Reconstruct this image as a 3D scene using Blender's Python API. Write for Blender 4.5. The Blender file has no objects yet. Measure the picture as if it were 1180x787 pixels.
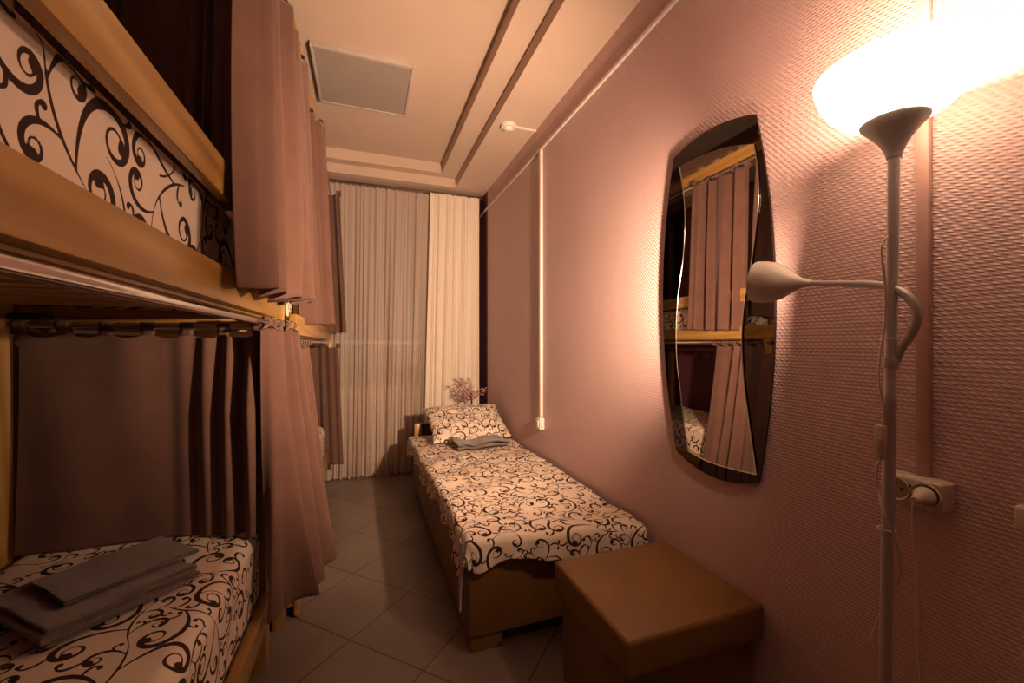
import bpy, bmesh, math, random
import numpy as np
from mathutils import Vector, Matrix

random.seed(7)
RNG = np.random.RandomState(11)
PI = math.pi
C = bpy.context.scene.collection
scene = bpy.context.scene

# ------------------------------------------------------------------ camera, light, exposure
HC = 1.228                      # camera height
cam_d = bpy.data.cameras.new('camera')
cam_d.sensor_width = 36.0
cam_d.lens = 481.0 / 1180.0 * 36.0
cam_d.shift_y = 3.5 / 1180.0
cam_d.clip_start = 0.02
cam = bpy.data.objects.new('camera', cam_d)
cam.location = (0, 0, HC)
cam.rotation_euler = (PI / 2, 0, -math.radians(19.5))
C.objects.link(cam)
scene.camera = cam

scene.view_settings.view_transform = 'Standard'
scene.view_settings.look = 'None'
scene.view_settings.exposure = 0.12
scene.view_settings.gamma = 1.0
scene.view_settings.use_curve_mapping = False

world = bpy.data.worlds.new('night')
world.use_nodes = True
world.node_tree.nodes['Background'].inputs[0].default_value = (0.02, 0.022, 0.03, 1)
world.node_tree.nodes['Background'].inputs[1].default_value = 0.3
scene.world = world

BULB_POWER = 17.0
BULB_COLOR = (1.0, 0.62, 0.39)
READ_POWER = 7.5
READ_SPOT = 290.0
READ_COLOR = (1.0, 0.64, 0.40)
SHADE_GLOW = 3.0

# ------------------------------------------------------------------ materials
def srgb(r, g, b):
    f = lambda c: ((c / 255.0 + 0.055) / 1.055) ** 2.4 if c > 10 else c / 255.0 / 12.92
    return (f(r), f(g), f(b), 1.0)

class NT:
    def __init__(self, name, rough=0.6, spec=0.4, color=(0.5, 0.5, 0.5, 1), metallic=0.0):
        self.m = bpy.data.materials.new(name)
        self.m.use_nodes = True
        self.t = self.m.node_tree
        self.b = self.t.nodes['Principled BSDF']
        self.out = self.t.nodes['Material Output']
        self.b.inputs['Base Color'].default_value = color
        self.b.inputs['Roughness'].default_value = rough
        self.b.inputs['Specular IOR Level'].default_value = spec
        self.b.inputs['Metallic'].default_value = metallic
    def n(self, typ, **kw):
        nd = self.t.nodes.new(typ)
        for k, v in kw.items():
            setattr(nd, k, v)
        return nd
    def l(self, a, b):
        self.t.links.new(a, b)
    def math(self, op, a, b=None, clamp=False):
        nd = self.n('ShaderNodeMath', operation=op, use_clamp=clamp)
        for i, v in enumerate((a, b)):
            if v is None: continue
            if isinstance(v, (int, float)): nd.inputs[i].default_value = v
            else: self.l(v, nd.inputs[i])
        return nd.outputs[0]
    def coords(self, scale=(1, 1, 1), rot=(0, 0, 0)):
        g = self.n('ShaderNodeNewGeometry')
        mp = self.n('ShaderNodeMapping')
        mp.inputs['Scale'].default_value = scale
        mp.inputs['Rotation'].default_value = rot
        self.l(g.outputs['Position'], mp.inputs['Vector'])
        return mp.outputs[0]
    def noise(self, vec, scale, detail=3.0, rough=0.5):
        nd = self.n('ShaderNodeTexNoise')
        nd.inputs['Scale'].default_value = scale
        nd.inputs['Detail'].default_value = detail
        nd.inputs['Roughness'].default_value = rough
        self.l(vec, nd.inputs['Vector'])
        return nd.outputs['Fac']
    def ramp(self, fac, stops):
        nd = self.n('ShaderNodeValToRGB')
        el = nd.color_ramp.elements
        el[0].position, el[0].color = stops[0]
        el[1].position, el[1].color = stops[-1]
        for p, c in stops[1:-1]:
            e = el.new(p); e.color = c
        self.l(fac, nd.inputs[0])
        return nd.outputs[0]
    def bump(self, h, strength=0.3, dist=0.002):
        nd = self.n('ShaderNodeBump')
        nd.inputs['Strength'].default_value = strength
        nd.inputs['Distance'].default_value = dist
        self.l(h, nd.inputs['Height'])
        self.l(nd.outputs[0], self.b.inputs['Normal'])
        return nd.outputs[0]

def plain(name, col, rough=0.5, spec=0.4, metallic=0.0, nscale=40.0, var=0.08, bump=0.0):
    q = NT(name, rough, spec, col, metallic)
    v = q.coords()
    f = q.noise(v, nscale)
    lo = tuple(c * (1 - var) for c in col[:3]) + (1,)
    hi = tuple(min(1, c * (1 + var)) for c in col[:3]) + (1,)
    q.l(q.ramp(f, [(0.3, lo), (0.7, hi)]), q.b.inputs['Base Color'])
    if bump: q.bump(f, bump, 0.001)
    return q.m

def wood_mat(name, axis, c1, c2, rough=0.35):
    """grain running along axis (0 x, 1 y, 2 z)"""
    q = NT(name, rough, 0.5)
    sc = [22, 22, 22]; sc[axis] = 1.6
    v = q.coords(scale=tuple(sc))
    f = q.noise(v, 1.6, 5, 0.6)
    w = q.n('ShaderNodeTexWave')
    w.bands_direction = 'DIAGONAL'
    w.inputs['Scale'].default_value = 0.45
    w.inputs['Distortion'].default_value = 5.0
    w.inputs['Detail'].default_value = 2.0
    q.l(v, w.inputs['Vector'])
    s = q.math('ADD', q.math('MULTIPLY', f, 0.7), q.math('MULTIPLY', w.outputs['Fac'], 0.3))
    q.l(q.ramp(s, [(0.25, c1), (0.7, c2)]), q.b.inputs['Base Color'])
    q.bump(s, 0.15, 0.0008)
    q.b.inputs['Coat Weight'].default_value = 0.35
    q.b.inputs['Coat Roughness'].default_value = 0.22
    return q.m

WC1 = (0.30, 0.155, 0.032, 1); WC2 = (0.46, 0.265, 0.075, 1)
M = {}
M['wood_x'] = wood_mat('varnished_pine_x', 0, WC1, WC2)
M['wood_y'] = wood_mat('varnished_pine_y', 1, WC1, WC2)
M['lit_pine'] = wood_mat('lit_pine_slats', 0, (0.58, 0.36, 0.13, 1), (0.74, 0.50, 0.22, 1))  # pine made paler to stand in for bounce light under the upper deck
M['wood_z'] = wood_mat('varnished_pine_z', 2, WC1, WC2)

def fabric(name, col, rough=0.85, weave=900.0, sheen=0.2):
    q = NT(name, rough, 0.15)
    v = q.coords()
    f = q.noise(v, 9.0, 3)
    lo = tuple(c * 0.9 for c in col[:3]) + (1,)
    hi = tuple(c * 1.08 for c in col[:3]) + (1,)
    q.l(q.ramp(f, [(0.3, lo), (0.7, hi)]), q.b.inputs['Base Color'])
    q.b.inputs['Sheen Weight'].default_value = sheen
    g = q.noise(v, weave, 1)
    q.bump(g, 0.15, 0.0006)
    return q.m
M['mauve'] = fabric('mauve_curtain_cloth', (0.145, 0.076, 0.058, 1))
M['towel'] = NT('grey_terry', 0.95, 0.1)
def _towel():
    q = M['towel']
    v = q.coords()
    a = q.noise(v, 420.0, 2)
    b = q.noise(v, 30.0, 2)
    s = q.math('ADD', q.math('MULTIPLY', a, 0.7), q.math('MULTIPLY', b, 0.3))
    q.l(q.ramp(s, [(0.3, (0.10, 0.074, 0.064, 1)), (0.7, (0.20, 0.148, 0.13, 1))]), q.b.inputs['Base Color'])
    q.b.inputs['Sheen Weight'].default_value = 0.4
    q.bump(a, 0.9, 0.003)
    M['towel'] = q.m
_towel()

def sheet_mat():
    q = NT('scroll_printed_cotton', 0.8, 0.15)
    at = q.n('ShaderNodeAttribute', attribute_name='scroll')
    mr = q.n('ShaderNodeMapRange')
    mr.inputs['From Min'].default_value = -0.0003
    mr.inputs['From Max'].default_value = 0.0005
    q.l(at.outputs['Fac'], mr.inputs['Value'])
    v = q.coords()
    f = q.noise(v, 6.0, 3)
    cream = q.ramp(f, [(0.3, (0.72, 0.60, 0.50, 1)), (0.7, (0.80, 0.68, 0.57, 1))])
    mx = q.n('ShaderNodeMix', data_type='RGBA')
    q.l(mr.outputs[0], mx.inputs['Factor'])
    mx.inputs['A'].default_value = (0.045, 0.022, 0.018, 1)
    q.l(cream, mx.inputs['B'])
    q.l(mx.outputs['Result'], q.b.inputs['Base Color'])
    q.bump(q.noise(v, 45.0, 3), 0.12, 0.004)
    return q.m
M['sheet'] = sheet_mat()
M['lining'] = fabric('lilac_lining', (0.50, 0.45, 0.50, 1))

def leather():
    q = NT('tan_leatherette', 0.42, 0.45)
    v = q.coords()
    f = q.noise(v, 5.0, 4)
    q.l(q.ramp(f, [(0.3, (0.165, 0.082, 0.022, 1)), (0.7, (0.22, 0.112, 0.032, 1))]), q.b.inputs['Base Color'])
    vo = q.n('ShaderNodeTexVoronoi'); vo.inputs['Scale'].default_value = 260.0
    q.l(v, vo.inputs['Vector'])
    q.bump(vo.outputs['Distance'], 0.25, 0.0012)
    return q.m
M['leather'] = leather()

def wallpaper(name, c, glossy=0.37):
    """embossed basket-dash wallpaper, lozenges in the wall's own plane"""
    q = NT(name, glossy, 0.5)
    g = q.n('ShaderNodeNewGeometry')
    sp = q.n('ShaderNodeSeparateXYZ'); q.l(g.outputs['Position'], sp.inputs[0])
    h = q.math('ADD', sp.outputs['X'], sp.outputs['Y'])
    z = sp.outputs['Z']
    row = q.math('MULTIPLY', z, 1 / 0.0090)
    odd = q.math('MULTIPLY', q.math('MODULO', q.math('FLOOR', row), 2.0), 0.5)
    u = q.math('FRACT', q.math('ADD', q.math('MULTIPLY', h, 1 / 0.0150), odd))
    v = q.math('FRACT', row)
    # each dash: slanting ridge inside its cell
    uu = q.math('SUBTRACT', u, 0.5)
    vv = q.math('SUBTRACT', q.math('SUBTRACT', v, 0.5), q.math('MULTIPLY', uu, 0.55))
    a = q.math('SUBTRACT', 1.0, q.math('MULTIPLY', q.math('ABSOLUTE', uu), 2.0))
    b = q.math('SUBTRACT', 1.0, q.math('MULTIPLY', q.math('ABSOLUTE', vv), 2.6), clamp=True)
    hgt = q.math('MULTIPLY', q.math('POWER', a, 0.8), b)
    fine = q.noise(q.coords(), 300.0, 2)
    hh = q.math('ADD', hgt, q.math('MULTIPLY', fine, 0.12))
    q.bump(hh, 0.8, 0.0030)
    f = q.noise(q.coords(), 2.0, 2)
    lo = tuple(x * 0.96 for x in c[:3]) + (1,); hi = tuple(x * 1.04 for x in c[:3]) + (1,)
    q.l(q.ramp(f, [(0.3, lo), (0.7, hi)]), q.b.inputs['Base Color'])
    return q.m
M['pink'] = wallpaper('pink_embossed_wallpaper', (0.63, 0.43, 0.43, 1))
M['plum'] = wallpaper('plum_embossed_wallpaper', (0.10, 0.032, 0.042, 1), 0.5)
M['ceil'] = plain('ceiling_paint', (0.62, 0.49, 0.41, 1), 0.75, 0.2, nscale=3, var=0.03)
M['white'] = plain('white_plastic', (0.75, 0.70, 0.66, 1), 0.4, 0.5, var=0.03)
M['socket'] = plain('ivory_socket_plastic', (0.62, 0.53, 0.45, 1), 0.35, 0.5, var=0.03)
M['black'] = plain('black_plastic', (0.012, 0.010, 0.010, 1), 0.35, 0.5)
M['chrome'] = plain('chrome_tube', (0.80, 0.76, 0.74, 1), 0.13, 0.5, 1.0, var=0.04)
M['silver'] = plain('silver_grey_paint', (0.52, 0.49, 0.51, 1), 0.38, 0.5, 0.2, var=0.03)
M['cone'] = plain('grey_lamp_plastic', (0.46, 0.42, 0.42, 1), 0.35, 0.5, var=0.04)
M['diffuser'] = plain('ceiling_light_diffuser', (0.36, 0.31, 0.285, 1), 0.5, 0.4, nscale=120, var=0.06, bump=0.3)
M['brown_panel'] = plain('dark_brown_board', (0.05, 0.025, 0.012, 1), 0.5, 0.3)
M['radiator'] = plain('radiator_enamel', (0.30, 0.23, 0.17, 1), 0.4, 0.4)
M['rail'] = plain('bronze_rail', (0.10, 0.06, 0.04, 1), 0.35, 0.5, 0.6)
M['bark'] = plain('brown_bark', (0.07, 0.035, 0.02, 1), 0.8, 0.2, nscale=150, var=0.4)
M['blossom'] = plain('pale_pink_blossom', (0.65, 0.40, 0.36, 1), 0.8, 0.2, nscale=150, var=0.15)

def tile_mat():
    q = NT('beige_floor_tiles', 0.34, 0.45)
    g = q.n('ShaderNodeNewGeometry')
    mp = q.n('ShaderNodeMapping', vector_type='POINT')
    T = 0.377
    mp.inputs['Rotation'].default_value = (0, 0, PI / 4)
    x, y = 0.21, 1.593
    c, s = math.cos(PI / 4), math.sin(PI / 4)
    X, Y = (c * x - s * y) / T, (s * x + c * y) / T
    mp.inputs['Scale'].default_value = (1 / T, 1 / T, 1)
    # Mapping POINT scales before rotating; uniform in x, y so the order is free
    mp.inputs['Location'].default_value = (-X, -Y, 0)
    q.l(g.outputs['Position'], mp.inputs['Vector'])
    sp = q.n('ShaderNodeSeparateXYZ'); q.l(mp.outputs[0], sp.inputs[0])
    def edge(o):
        f = q.math('FRACT', q.math('ADD', o, 100.0))
        return q.math('MINIMUM', f, q.math('SUBTRACT', 1.0, f))
    e = q.math('MINIMUM', edge(sp.outputs['X']), edge(sp.outputs['Y']))
    grout = q.math('LESS_THAN', e, 0.0075)
    wn = q.n('ShaderNodeTexWhiteNoise', noise_dimensions='2D')
    fl = q.n('ShaderNodeVectorMath', operation='FLOOR'); q.l(mp.outputs[0], fl.inputs[0])
    q.l(fl.outputs[0], wn.inputs['Vector'])
    n = q.noise(q.coords(), 4.0, 4)
    s2 = q.math('ADD', q.math('MULTIPLY', n, 0.7), q.math('MULTIPLY', wn.outputs['Value'], 0.3))
    col = q.ramp(s2, [(0.25, (0.17, 0.135, 0.115, 1)), (0.75, (0.24, 0.19, 0.165, 1))])
    mx = q.n('ShaderNodeMix', data_type='RGBA')
    q.l(grout, mx.inputs['Factor']); q.l(col, mx.inputs['A'])
    mx.inputs['B'].default_value = (0.075, 0.045, 0.032, 1)
    q.l(mx.outputs['Result'], q.b.inputs['Base Color'])
    q.bump(q.math('MULTIPLY', q.math('MINIMUM', e, 0.015), 60.0), 0.4, 0.001)
    return q.m
M['tiles'] = tile_mat()

def sheer_mat(name, col, opacity, trans=0.5):
    m = bpy.data.materials.new(name); m.use_nodes = True
    t = m.node_tree; t.nodes.clear()
    out = t.nodes.new('ShaderNodeOutputMaterial')
    df = t.nodes.new('ShaderNodeBsdfDiffuse'); df.inputs[0].default_value = col
    tl = t.nodes.new('ShaderNodeBsdfTranslucent'); tl.inputs[0].default_value = col
    tp = t.nodes.new('ShaderNodeBsdfTransparent')
    m1 = t.nodes.new('ShaderNodeMixShader'); m1.inputs[0].default_value = trans
    t.links.new(df.outputs[0], m1.inputs[1]); t.links.new(tl.outputs[0], m1.inputs[2])
    m2 = t.nodes.new('ShaderNodeMixShader')
    tc = t.nodes.new('ShaderNodeNewGeometry')
    ns = t.nodes.new('ShaderNodeTexNoise'); ns.inputs['Scale'].default_value = 60
    t.links.new(tc.outputs['Position'], ns.inputs['Vector'])
    mr = t.nodes.new('ShaderNodeMapRange')
    mr.inputs['To Min'].default_value = opacity - 0.06; mr.inputs['To Max'].default_value = min(1, opacity + 0.06)
    t.links.new(ns.outputs['Fac'], mr.inputs['Value'])
    t.links.new(mr.outputs[0], m2.inputs[0])
    t.links.new(tp.outputs[0], m2.inputs[1]); t.links.new(m1.outputs[0], m2.inputs[2])
    t.links.new(m2.outputs[0], out.inputs[0])
    return m
M['sheer'] = sheer_mat('cream_sheer_voile', (0.92, 0.78, 0.69, 1), 0.60, 0.2)
M['drape'] = sheer_mat('cream_drape', (0.93, 0.84, 0.75, 1), 0.96, 0.08)

def glass_bowl():
    m = bpy.data.materials.new('opal_lamp_glass'); m.use_nodes = True
    t = m.node_tree; t.nodes.clear()
    out = t.nodes.new('ShaderNodeOutputMaterial')
    tl = t.nodes.new('ShaderNodeBsdfTranslucent'); tl.inputs[0].default_value = (0.75, 0.7, 0.62, 1)
    df = t.nodes.new('ShaderNodeBsdfDiffuse'); df.inputs[0].default_value = (0.8, 0.75, 0.7, 1)
    em = t.nodes.new('ShaderNodeEmission'); em.inputs[0].default_value = (1.0, 0.78, 0.55, 1)
    em.inputs[1].default_value = SHADE_GLOW
    tc = t.nodes.new('ShaderNodeNewGeometry')
    ns = t.nodes.new('ShaderNodeTexNoise'); ns.inputs['Scale'].default_value = 25
    t.links.new(tc.outputs['Position'], ns.inputs['Vector'])
    mx = t.nodes.new('ShaderNodeMixShader'); mx.inputs[0].default_value = 0.4
    t.links.new(df.outputs[0], mx.inputs[1]); t.links.new(tl.outputs[0], mx.inputs[2])
    ad = t.nodes.new('ShaderNodeAddShader')
    t.links.new(mx.outputs[0], ad.inputs[0]); t.links.new(em.outputs[0], ad.inputs[1])
    t.links.new(ad.outputs[0], out.inputs[0])
    return m
M['bowl'] = glass_bowl()
def emit(name, col, s):
    m = bpy.data.materials.new(name); m.use_nodes = True
    b = m.node_tree.nodes['Principled BSDF']
    b.inputs['Base Color'].default_value = (0.8, 0.8, 0.8, 1)
    b.inputs['Emission Color'].default_value = col
    b.inputs['Emission Strength'].default_value = s
    return m
M['bulb'] = emit('glowing_bulb', (1.0, 0.72, 0.45, 1), 12.0)
def mirror_mat(name, col, rough):
    q = NT(name, rough, 0.5, col, 1.0)
    f = q.noise(q.coords(), 1.5, 2)
    lo = tuple(c * 0.97 for c in col[:3]) + (1,)
    q.l(q.ramp(f, [(0.3, lo), (0.7, col)]), q.b.inputs['Base Color'])
    return q.m
M['mirror'] = mirror_mat('clear_mirror', (0.86, 0.84, 0.82, 1), 0.01)
M['tinted'] = mirror_mat('smoked_mirror', (0.10, 0.085, 0.082, 1), 0.015)
M['bevel'] = mirror_mat('polished_edge', (0.95, 0.9, 0.85, 1), 0.12)
def pane():
    q = NT('window_glass', 0.03, 0.6, (0.02, 0.025, 0.03, 1))
    q.b.inputs['Roughness'].default_value = 0.4
    q.bump(q.noise(q.coords(), 3.0, 1), 0.02, 0.001)
    return q.m
M['pane'] = pane()

# ------------------------------------------------------------------ object helpers
def link(name, me, mat, parent=None):
    o = bpy.data.objects.new(name, me)
    C.objects.link(o)
    for m in (mat if isinstance(mat, (list, tuple)) else [mat]):
        me.materials.append(m)
    if parent is not None:
        o.parent = parent
        pl = parent
        off = Vector((0, 0, 0))
        while pl is not None:
            off += Vector(pl.location); pl = pl.parent
        me.transform(Matrix.Translation(-off))
    return o

def tag(o, label=None, cat=None, group=None, kind=None):
    if label: o['label'] = label
    if cat: o['category'] = cat
    if group: o['group'] = group
    if kind: o['kind'] = kind
    return o

def thing(name, label, cat, loc=(0, 0, 0), group=None):
    o = bpy.data.objects.new(name, None); C.objects.link(o)
    o.location = loc
    o.empty_display_size = 0.1
    return tag(o, label, cat, group)

def from_bm(name, bm, mat, parent=None, smooth=None):
    me = bpy.data.meshes.new(name)
    bmesh.ops.recalc_face_normals(bm, faces=bm.faces)
    bm.to_mesh(me); bm.free()
    if smooth is not None:
        for p in me.polygons: p.use_smooth = True
        if smooth < 180: me.set_sharp_from_angle(angle=math.radians(smooth))
    return link(name, me, mat, parent)

def add_box(bm, x0, x1, y0, y1, z0, z1, bev=0.0, seg=2):
    t = bmesh.new()
    bmesh.ops.create_cube(t, size=1.0)
    for v in t.verts:
        v.co = Vector(((x0 + x1) / 2 + v.co.x * (x1 - x0), (y0 + y1) / 2 + v.co.y * (y1 - y0), (z0 + z1) / 2 + v.co.z * (z1 - z0)))
    if bev:
        bmesh.ops.bevel(t, geom=list(t.edges) + list(t.verts), offset=bev, segments=seg, profile=0.5, affect='EDGES')
    me = bpy.data.meshes.new('t'); t.to_mesh(me); t.free()
    bm.from_mesh(me); bpy.data.meshes.remove(me)

def box(name, x0, x1, y0, y1, z0, z1, mat, parent=None, bev=0.003, seg=2):
    bm = bmesh.new()
    add_box(bm, x0, x1, y0, y1, z0, z1, bev, seg)
    return from_bm(name, bm, mat, parent, smooth=40)

def add_tube(bm, pts, r, seg=12, cap=True):
    """swept tube; r number or list"""
    pts = [Vector(p) for p in pts]
    n = len(pts)
    rs = [r] * n if isinstance(r, (int, float)) else list(r)
    rings = []
    prev = None
    for i, p in enumerate(pts):
        d = (pts[min(i + 1, n - 1)] - pts[max(i - 1, 0)]).normalized()
        if prev is None:
            a = Vector((0, 0, 1)) if abs(d.z) < 0.9 else Vector((1, 0, 0))
            s = d.cross(a).normalized()
        else:
            s = (prev - d * prev.dot(d)).normalized()
        prev = s
        t = d.cross(s)
        rings.append([bm.verts.new(p + (s * math.cos(2 * PI * k / seg) + t * math.sin(2 * PI * k / seg)) * rs[i]) for k in range(seg)])
    for i in range(n - 1):
        for k in range(seg):
            bm.faces.new((rings[i][k], rings[i][(k + 1) % seg], rings[i + 1][(k + 1) % seg], rings[i + 1][k]))
    if cap:
        bm.faces.new(rings[0]); bm.faces.new(rings[-1])

def tube(name, pts, r, mat, parent=None, seg=12):
    bm = bmesh.new(); add_tube(bm, pts, r, seg)
    return from_bm(name, bm, mat, parent, smooth=45)

def spline(pts, n=8):
    pts = [Vector(p) for p in pts]
    out = []
    for i in range(len(pts) - 1):
        p0 = pts[max(i - 1, 0)]; p1 = pts[i]; p2 = pts[i + 1]; p3 = pts[min(i + 2, len(pts) - 1)]
        for k in range(n):
            t = k / n
            out.append(0.5 * ((2 * p1) + (p2 - p0) * t + (2 * p0 - 5 * p1 + 4 * p2 - p3) * t * t + (3 * p1 - p0 - 3 * p2 + p3) * t ** 3))
    out.append(pts[-1])
    return out

def lathe(bm, prof, c, axis=(0, 0, 1), seg=40):
    """prof: (radius, distance along axis)"""
    ax = Vector(axis).normalized()
    a = Vector((0, 0, 1)) if abs(ax.z) < 0.9 else Vector((1, 0, 0))
    s = ax.cross(a).normalized(); t = ax.cross(s)
    c = Vector(c); rings = []
    for r, h in prof:
        if r < 1e-6:
            rings.append([bm.verts.new(c + ax * h)])
        else:
            rings.append([bm.verts.new(c + ax * h + (s * math.cos(2 * PI * k / seg) + t * math.sin(2 * PI * k / seg)) * r) for k in range(seg)])
    for A, B in zip(rings, rings[1:]):
        for k in range(seg):
            k2 = (k + 1) % seg
            if len(A) == 1 and len(B) == 1: continue
            if len(A) == 1: bm.faces.new((A[0], B[k2], B[k]))
            elif len(B) == 1: bm.faces.new((A[k], A[k2], B[0]))
            else: bm.faces.new((A[k], A[k2], B[k2], B[k]))

def grid_mesh(name, P, mat, parent=None, attr=None, solid=0.0, off=-1.0, closed=False):
    """P: array (nu, nv, 3)"""
    nu, nv = P.shape[:2]
    idx = np.arange(nu * nv).reshape(nu, nv)
    q = np.stack([idx[:-1, :-1], idx[1:, :-1], idx[1:, 1:], idx[:-1, 1:]], -1).reshape(-1, 4)
    me = bpy.data.meshes.new(name)
    me.vertices.add(nu * nv)
    me.vertices.foreach_set('co', P.reshape(-1).astype(np.float32))
    me.loops.add(q.size); me.loops.foreach_set('vertex_index', q.reshape(-1).astype(np.int32))
    me.polygons.add(len(q))
    me.polygons.foreach_set('loop_start', (np.arange(len(q)) * 4).astype(np.int32))
    me.polygons.foreach_set('loop_total', np.full(len(q), 4, np.int32))
    me.update(calc_edges=True)
    me.polygons.foreach_set('use_smooth', np.ones(len(q), bool))
    if attr is not None:
        a = me.attributes.new('scroll', 'FLOAT', 'POINT')
        a.data.foreach_set('value', attr.reshape(-1).astype(np.float32))
    o = link(name, me, mat, parent)
    if solid:
        s = o.modifiers.new('thick', 'SOLIDIFY'); s.thickness = solid; s.offset = off
    return o

# ------------------------------------------------------------------ scroll print: distance field of one repeat
PER = 0.60
RES = 0.0012
NP_ = int(PER / RES)
SDF = np.full((NP_, NP_), 0.012, np.float32)
def stamp(x, y, w):
    rad = w + 0.010
    k = int(rad / RES) + 1
    ci, cj = int(round(x / RES)), int(round(y / RES))
    I = np.arange(ci - k, ci + k + 1); J = np.arange(cj - k, cj + k + 1)
    d = np.sqrt(((I * RES - x)[:, None]) ** 2 + ((J * RES - y)[None, :]) ** 2) - w
    ii = np.ix_(I % NP_, J % NP_)
    SDF[ii] = np.minimum(SDF[ii], d)
occ = []
def stroke(x, y, th, L, k0, k1, w0, w1, ball=0.0, power=2.2, draw=True):
    n = max(int(L / 0.0013), 8); ds = L / n
    pts = []
    for i in range(n + 1):
        t = i / n
        w = w0 + (w1 - w0) * math.sin(PI * min(1.0, t * 1.12)) ** 1.5
        if ball: w = max(w, ball * math.exp(-((1 - t) * L / (ball * 1.5)) ** 2) )
        pts.append((x, y, th, w))
        kap = k0 + (k1 - k0) * t ** power
        th += kap * ds
        x += math.cos(th) * ds; y += math.sin(th) * ds
    if draw:
        for px, py, _, w in pts: stamp(px, py, w)
    return pts
R2 = random.Random(5)
def clear(pts, skip=.012):
    """fraction of the stroke that keeps off what is already printed"""
    bad = tot = 0; d = 0
    for a, b in zip(pts[::3], pts[3::3]):
        d += math.hypot(b[0] - a[0], b[1] - a[1])
        if d < skip: continue
        tot += 1
        if SDF[int(b[0] / RES) % NP_, int(b[1] / RES) % NP_] < b[3] + .0026: bad += 1
    return tot and bad / tot < .04
def draw(pts):
    for x, y, _, w in pts: stamp(x, y, w)
    return pts
def curl_pts(x, y, th, side, size, thick):
    L = size * 6.1
    return stroke(x, y, th, L, side * 0.25 / size, side * 3.6 / size, thick * 0.3, thick, ball=thick * 1.25, power=1.5, draw=False)
def hook_pts(x, y, th, side, size, thick):
    return stroke(x, y, th, size * 2.6, side * 0.2 / size, side * 2.6 / size, thick * 0.35, thick * 0.9, ball=thick * 1.35, power=1.4, draw=False)
def sprout(p, f, side, kinds):
    """the largest curl or hook that fits, leaving stroke p at fraction f"""
    q = p[int((len(p) - 1) * f)]
    for kind, size, thick in kinds:
        for da in (.55, .8, .35, 1.05):
            fn = curl_pts if kind == 'c' else hook_pts
            c = fn(q[0], q[1], q[2] + side * da, side, size * R2.uniform(.93, 1.05), thick)
            if clear(c): return draw(c)
    return None
BIG = [('c', .046, .0058), ('c', .036, .0050), ('c', .028, .0044), ('c', .021, .0038), ('h', .024, .0040), ('h', .016, .0034)]
SMALL = [('c', .025, .0040), ('c', .019, .0036), ('h', .022, .0040), ('h', .015, .0034), ('h', .010, .0028)]
stems = []
def vine(x, y, th, n, side):
    for i in range(n):
        for tries in range(14):
            L = R2.uniform(0.09, 0.15)
            p = stroke(x, y, th, L, side * R2.uniform(2, 7), side * R2.uniform(7, 15), 0.0011, 0.0023, power=1.0, draw=False)
            if clear(p, .02): break
        else: return
        draw(p); stems.append((p, side))
        x, y, th, _ = p[-1]; side = -side
for k in range(7):
    vine(0.05 + 0.24 * (k % 3), 0.03 + 0.085 * k, R2.uniform(0, 6.28), 6, 1 if k % 2 else -1)
kids = []
for p, sd in stems:
    c = sprout(p, R2.uniform(.25, .45), -sd, BIG)
    if c: kids.append((c, -sd))
for p, sd in stems:
    for f, s_ in ((.7, sd), (.92, -sd), (.15, sd)):
        c = sprout(p, f, s_, BIG if R2.random() < .35 else SMALL)
        if c: kids.append((c, s_))
for c, sd in list(kids):
    if len(c) > 60:
        sprout(c, .42, sd, SMALL[1:]); sprout(c, .22, -sd, SMALL); sprout(c, .5, -sd, SMALL[2:])
# fill what is still empty with little scrolls of their own
for it in range(420):
    x, y = R2.random() * PER, R2.random() * PER
    th = R2.uniform(0, 2 * PI); sd = R2.choice((-1, 1))
    size = .034 if it < 120 else (.024 if it < 260 else .016)
    c = curl_pts(x, y, th, sd, size, .0040 if size > .03 else .0034)
    if clear(c, 0):
        draw(c); sprout(c, .06, -sd, SMALL); sprout(c, .3, -sd, SMALL[2:])
        p = stroke(x, y, th + PI, R2.uniform(.03, .07), sd * 5, sd * 14, .0016, .0014, power=1, draw=False)
        draw(p)
        sprout(p, .7, -sd, SMALL)

def scroll_at(a, b, rot=0.0, ox=0.0, oy=0.0, scale=1.0):
    c, s = math.cos(rot), math.sin(rot)
    x = ((a * c - b * s) / scale + ox) / RES; y = ((a * s + b * c) / scale + oy) / RES
    i = np.floor(x).astype(int); j = np.floor(y).astype(int)
    fx = x - i; fy = y - j
    g = lambda p, q: SDF[p % NP_, q % NP_]
    return ((g(i, j) * (1 - fx) + g(i + 1, j) * fx) * (1 - fy) + (g(i, j + 1) * (1 - fx) + g(i + 1, j + 1) * fx) * fy) * scale

def wob(a, b, seed, sc=1.0, n=7):
    """smooth pseudo-random ripple, about -1..1"""
    r = np.random.RandomState(seed)
    out = 0
    for k in range(n):
        th = r.rand() * 2 * PI; f = (2 + 7 * r.rand()) * sc; ph = r.rand() * 6.28
        out = out + np.sin(2 * PI * f * (a * math.cos(th) + b * math.sin(th)) + ph) / n
    return out * 1.6

# ------------------------------------------------------------------ room shell
W = 1.144; XL = -1.135; YB = 4.25; YF = -1.15
Z1 = 2.74; Z2 = 2.82; Z3 = 2.91
def struct(o): o['kind'] = 'structure'; return o
struct(box('floor', XL - .1, W + .1, YF - .1, YB + .1, -0.1, 0, M['tiles'], bev=0))
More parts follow.
